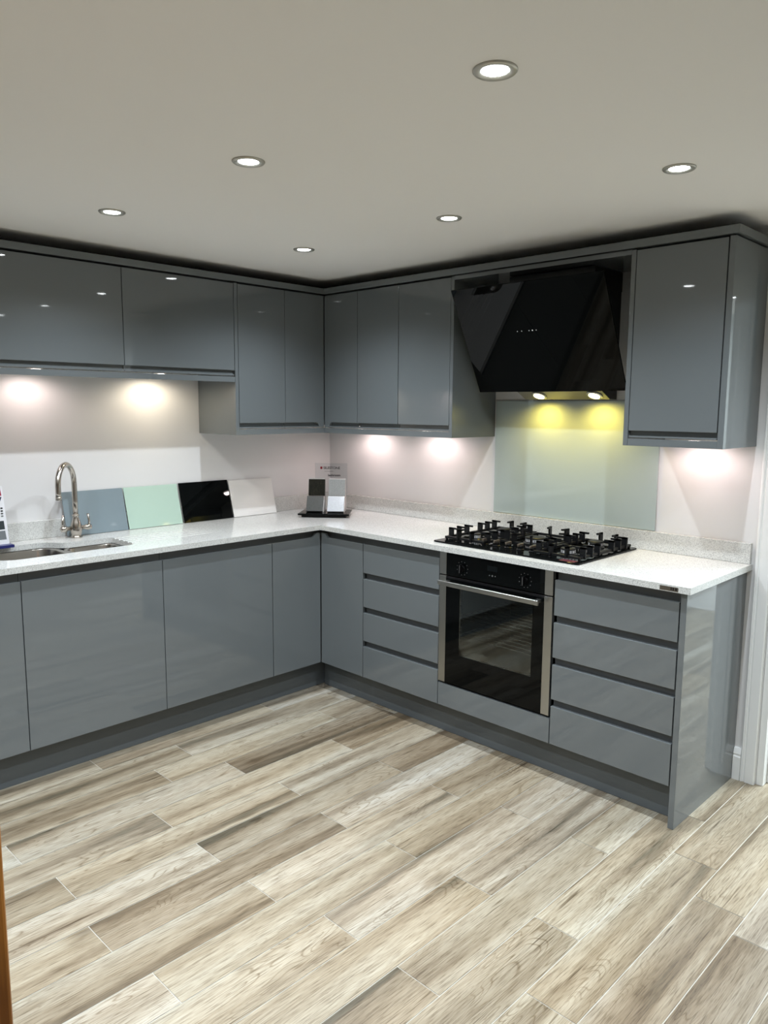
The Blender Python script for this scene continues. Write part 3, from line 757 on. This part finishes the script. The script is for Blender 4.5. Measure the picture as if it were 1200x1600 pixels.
# pelmets
def pelmet(P, u0, u1, z0, z1, label):
    o = obj('pelmet', RB(P, u0, u1, 0.001, 0.019, z0, z1), M_TRIM, bevel=0.001); tag(o, label, 'pelmet')
pelmet(LH, 0.9365, 2.716, 1.645, 1.671, 'grey light pelmet under the short wall cabinets on the left')
bm = RB(RH, H-0.0185, 1.2465, 0.001, 0.019, ZP, 1.408); rbox(bm, LH, H-0.001, 0.916, 0.001, 0.019, ZP, 1.408)
o = obj('pelmet', bm, M_TRIM); tag(o, 'grey light pelmet running round the inner corner under the tall wall cabinets', 'pelmet')
pelmet(RH, 2.162, 2.5105, ZP, 1.408, 'short grey light pelmet under the wall cabinet right of the hood')
# hood bridging rail; unseen top board behind it added to keep ceiling light out
bm = RB(RH, 1.266, 2.142, 0.0, 0.018, 2.113, 2.131); rbox(bm, RH, 1.266, 2.142, 0.018, H-0.001, 2.114, 2.13)
o = obj('bridging_rail', bm, M_TRIM); tag(o, 'thin grey rail bridging the gap above the cooker hood, with an added light-blocking board behind', 'rail')
# cornice, L-shaped with a return at the right end
HC = 0.3575
bm = bmesh.new()
prism(bm, [(2.5475, -0.0005), (2.5475, -HC), (HC, -HC), (HC, -2.73), (HC-0.06, -2.73), (HC-0.06, -HC+0.06), (2.487, -HC+0.06), (2.487, -0.0005)], lambda a, b, d: (a, b, d), ZC0+0.0005, ZC1)
o = obj('cornice', bm, M_TRIM, bevel=0.002); tag(o, 'slim grey cornice capping all the wall cabinets just below the ceiling', 'cornice')

# ------------------------------------------------------------------ cooker hood
t = thing('cooker_hood', 'angled black glass cooker hood with two yellow lamps above the hob', 'cooker hood', (1.705, -0.15, 1.57))
xh0, xh1 = 1.330, 2.083
pb = Vector((0, -0.2169, 1.5986)); pt = Vector((0, -0.4489, 2.0458)); dn = (pt-pb).normalized(); nn = Vector((0, dn.z, -dn.y))   # towards the wall
bm = bmesh.new()
th_ = nn*0.008
prism(bm, [(xh0, 0), (xh1, 0), (xh1, 1), (xh0, 1)], lambda a, b, d: tuple(Vector((a, 0, 0))+pb+(pt-pb)*b+nn*d), 0.0, 0.008)
gl = obj('glass_front', bm, M_BLACKGLASS, t, bevel=0.0008)
bm = bmesh.new()
prof = [(-0.205, 1.609), (-0.135, 1.600), (-0.060, 1.566), (-0.001, 1.566), (-0.001, 2.02), (-0.39, 2.02), (-0.425, 2.02)]
prof = [(-0.200, 1.6065), (-0.135, 1.602), (-0.060, 1.566), (-0.001, 1.566), (-0.001, 2.03), (-0.424, 2.03)]
prism(bm, prof, lambda a, b, d: (d, a, b), 1.487, 1.927)
obj('body', bm, M_BLACK, t, bevel=0.001)
bm = B(1.50, 1.93, -0.24, -0.001, 2.0305, 2.112); obj('chimney', bm, M_BLACK, t, bevel=0.001)
un = Vector((0, -(1.602-1.566), -(0.135-0.060))).normalized()      # normal of the slanted underside
bm = bmesh.new()
a_, b_ = Vector((0, -0.134, 1.6015)), Vector((0, -0.061, 1.5665))
prism(bm, [(1.488, 0), (1.926, 0), (1.926, 1), (1.488, 1)], lambda q, s_, d: tuple(Vector((q, 0, 0))+a_+(b_-a_)*s_+un*d), 0.0005, 0.0015)
obj('lamp_plate', bm, mat('hood_steel', lin(120, 116, 106), 0.3, metal=0.9), t)
rq = un.to_track_quat('Z', 'Y').to_matrix()
for lx in (1.588, 1.873):
    c_ = Vector((lx, -0.10, 1.585))+un*0.002
    bm = bmesh.new(); lathe(bm, [(0.036, 0.0), (0.036, 0.003), (0.030, 0.005), (0.026, 0.004)], tuple(c_), rq, seg=32); lr = obj('lamp_ring', bm, M_STEEL, t, smooth=True)
    bm = bmesh.new(); lathe(bm, [(0.0255, 0.0035), (0.0255, 0.0056), (0.015, 0.0065)], tuple(c_), rq, seg=28); obj('lens', bm, M_HOODLENS, lr, smooth=True)
    lamp('bulb', 'SPOT', tuple(c_+un*0.012), t, HOOD_W, (1.0, 0.74, 0.14), 0.02, aim=(0, 0.22, -1), angle=150, blend=1.0)
for q in (1.628, 1.650, 1.688, 1.705, 1.724):
    c_ = Vector((q, 0, 0))+pb+(pt-pb)*0.575-nn*0.0004
    bm = bmesh.new(); lathe(bm, [(0.002 if q != 1.705 else 0.003, 0.0), (0.0018, 0.0006)], tuple(c_), (-nn).to_track_quat('Z', 'Y').to_matrix(), seg=12)
    obj('touch_control', bm, emit('control_glow', (0.7, 0.8, 0.85), 0.2), gl)

# ------------------------------------------------------------------ glass samples leaning on the left wall
def sample(u0, u1, h_, m_, label, xb=0.058, tilt_top=0.0035, th_=0.004, du=0.0):
    xb0, xt0 = xb, tilt_top
    bm = bmesh.new()
    dz_ = math.sqrt(h_*h_-(xb0-xt0)**2); nrm = Vector((dz_, 0, (xb0-xt0))).normalized()
    prism(bm, [(u0, 0), (u1, 0), (u1, 1), (u0, 1)], lambda a, s_, d: (xb0+(xt0-xb0)*s_+nrm.x*d, -a, ZT+0.0008+dz_*s_+nrm.z*d*1.0), 0.0, th_)
    o = obj('glass_sample', bm, m_, bevel=0.0006); tag(o, label, 'glass sample', 'splashback glass samples leaning on the wall'); return o
sample(1.392, 1.697, 0.212, mat('grey_back_painted_glass', lin(126, 140, 146), 0.04), 'slate grey glass sample leaning on the wall behind the tap')
sample(1.086, 1.386, 0.212, mat('mint_back_painted_glass', lin(174, 198, 184), 0.04), 'pale mint green glass sample leaning on the wall')
sample(0.772, 1.076, 0.214, M_BLACKGLASS, 'glossy black glass sample leaning on the wall')
sample(0.468, 0.764, 0.208, mat('white_back_painted_glass', lin(226, 226, 222), 0.05), 'white glass sample leaning on the wall beside the black one')

# ------------------------------------------------------------------ quartz sample stand in the corner
SA = math.radians(40.5); su = Vector((math.cos(SA), math.sin(SA), 0)); sv = Vector((-math.sin(SA), math.cos(SA), 0)); s0 = Vector((0.408, -0.411, ZT+0.0008))
SP = lambda a, v, z: tuple(s0+su*a+sv*v+Vector((0, 0, z)))
t = thing('sample_stand', 'small black countertop display stand with clear header in the room corner', 'display stand', tuple(s0))
bm = bmesh.new()
prism(bm, [(-0.125, 0.012), (0.125, 0.012), (0.125, 0.19), (-0.125, 0.19)], lambda a, b, d: SP(a, b, d), 0.0, 0.012)
obj('foot', bm, M_BLACKPLASTIC, t, bevel=0.001)
bm = bmesh.new()
prism(bm, [(-0.145, 0.0), (0.145, 0.0), (0.138, 0.2), (-0.138, 0.2)], lambda a, b, d: SP(a, b, d), 0.0125, 0.022)
obj('tray', bm, M_BLACKGLASS, t, bevel=0.001)
bm = bmesh.new()
for c0, c1 in ((-0.104, -0.010), (0.014, 0.108)):
    prism(bm, [(0.0765, 0.0222), (0.12, 0.0222), (0.128, 0.107), (0.125, 0.107)], lambda v, z, a: SP(a, v, z), c0, c1)
    prism(bm, [(0.131, 0.0222), (0.17, 0.0222), (0.152, 0.208), (0.149, 0.208)], lambda v, z, a: SP(a, v, z), c0, c1)
obj('rack', bm, mat('stand_acrylic', lin(205, 200, 196), 0.15), t)
bm = bmesh.new(); prism(bm, [(-0.075, 0.1), (0.112, 0.1), (0.112, 0.292), (-0.075, 0.292)], lambda a, z, v: SP(a, 0.186+v, z), 0.0, 0.003)
hd = obj('header', bm, M_CLEAR, t, label='clear acrylic header card')
ft = lambda ox, oz: (lambda x, y, z: SP(ox+x, 0.1845-z, oz+y))
obj('lettering', text_mesh('SILESTONE', 0.020, ft(-0.026, 0.258), bold=0.0004), mat('ink_black', (0.01, 0.01, 0.012, 1), 0.5), hd)
obj('small_lettering', text_mesh('by Cosentino', 0.009, ft(-0.018, 0.243)), MATS['ink_black'], hd)
obj('lettering_lower', text_mesh('bathroom', 0.018, ft(0.0, 0.217), bold=0.0006), MATS['ink_black'], hd)
bm = bmesh.new(); prism(bm, [(-0.044, 0.258), (-0.032, 0.258), (-0.032, 0.272), (-0.044, 0.272)], lambda a, z, v: SP(a, 0.1835+v, z), 0.0, 0.0012)
obj('logo_square', bm, mat('logo_red', lin(120, 10, 30), 0.4), hd)
def tile(a0, v0, z0, lean, m_, label, th_=0.013, s_=0.094):
    v_ = math.sin(lean)*s_; zz = math.cos(lean)*s_
    nv = Vector((-math.cos(lean), 0, math.sin(lean)))    # outwards (towards -v), up
    bm = bmesh.new()
    prism(bm, [(0, 0), (s_, 0), (s_, 1), (0, 1)], lambda a, q, d: SP(a0+a, v0+v_*q+math.cos(lean)*d*-1, z0+zz*q+math.sin(lean)*d), 0.0, th_)
    o = obj('stone_sample', bm, m_, bevel=0.001); tag(o, label, 'stone sample', 'square stone samples on the corner stand')
tile(-0.108, 0.068, 0.0228, math.radians(30), M_QUARTZ_D, 'dark grey square stone sample at lower left of the corner stand')
tile(0.012, 0.068, 0.0228, math.radians(30), M_QUARTZ_W, 'white square stone sample at lower right of the corner stand')
tile(-0.102, 0.124, 0.1095, math.radians(10), M_QUARTZ_B, 'black speckled square stone sample at upper left of the corner stand')
tile(0.014, 0.124, 0.1095, math.radians(10), M_QUARTZ_G, 'plain light grey square stone sample at upper right of the corner stand')
bm = bmesh.new()
for a0 in (-0.104, 0.014):
    prism(bm, [(0.110, 0.099), (0.140, 0.099), (0.140, 0.1075), (0.110, 0.1075)], lambda v, z, a: SP(a0+a, v, z), 0.0, 0.094)
obj('shelf', bm, mat('stand_ledge', lin(214, 206, 200), 0.2), t)

# ------------------------------------------------------------------ colour sample display at the left picture edge
t = thing('sample_display_board', 'white display board with red and navy pictures and grey swatches at the left edge', 'display board', (0.11, -2.09, ZT))
BP = lambda u, z, d: (0.125-0.03*(z/0.27)+d, -1.981-u-0.001, ZT+0.001+z)
bm = bmesh.new(); prism(bm, [(0, 0.012), (0.22, 0.012), (0.222, 0.262), (0.008, 0.262)], BP, 0.0, 0.006); bd = obj('board', bm, mat('board_white', lin(226, 226, 228), 0.3), t)
bm = bmesh.new(); prism(bm, [(-0.006, 0.0), (0.226, 0.0), (0.226, 0.012), (-0.006, 0.012)], BP, -0.01, 0.045); obj('base', bm, mat('navy_base', lin(30, 34, 92), 0.3), t, label='navy blue base strip')
def patch(name, pts, m_, label=None, d=0.0062):
    bm = bmesh.new(); prism(bm, pts, BP, d, d+0.0006); obj(name, bm, m_, bd, label=label)
patch('red_picture', [(0.014, 0.222), (0.10, 0.222), (0.10, 0.258), (0.018, 0.258)], mat('print_red', lin(150, 18, 50), 0.4))
patch('white_flash', [(0.03, 0.236), (0.10, 0.226), (0.10, 0.231), (0.03, 0.242)], mat('print_white', lin(230, 210, 215), 0.4), d=0.007)
patch('navy_picture', [(0.028, 0.184), (0.10, 0.184), (0.10, 0.216), (0.014, 0.216)], mat('print_navy', lin(28, 38, 66), 0.4))
for k, zz in enumerate((0.164, 0.152, 0.141, 0.130)):
    patch('colour_dot', rounded([(0.014, zz), (0.024, zz), (0.024, zz+0.007), (0.014, zz+0.007)], 0.003, 4), mat('dot_%d' % k, lin(*((10, 10, 10), (35, 35, 35), (80, 80, 80), (120, 120, 120))[k]), 0.4))
patch('swatch', [(0.013, 0.076), (0.10, 0.076), (0.10, 0.113), (0.015, 0.113)], mat('swatch_dark', lin(60, 66, 68), 0.15), 'dark grey swatch')
patch('swatch', [(0.010, 0.032), (0.10, 0.032), (0.10, 0.070), (0.013, 0.070)], mat('swatch_mid', lin(118, 122, 124), 0.15), 'mid grey swatch')
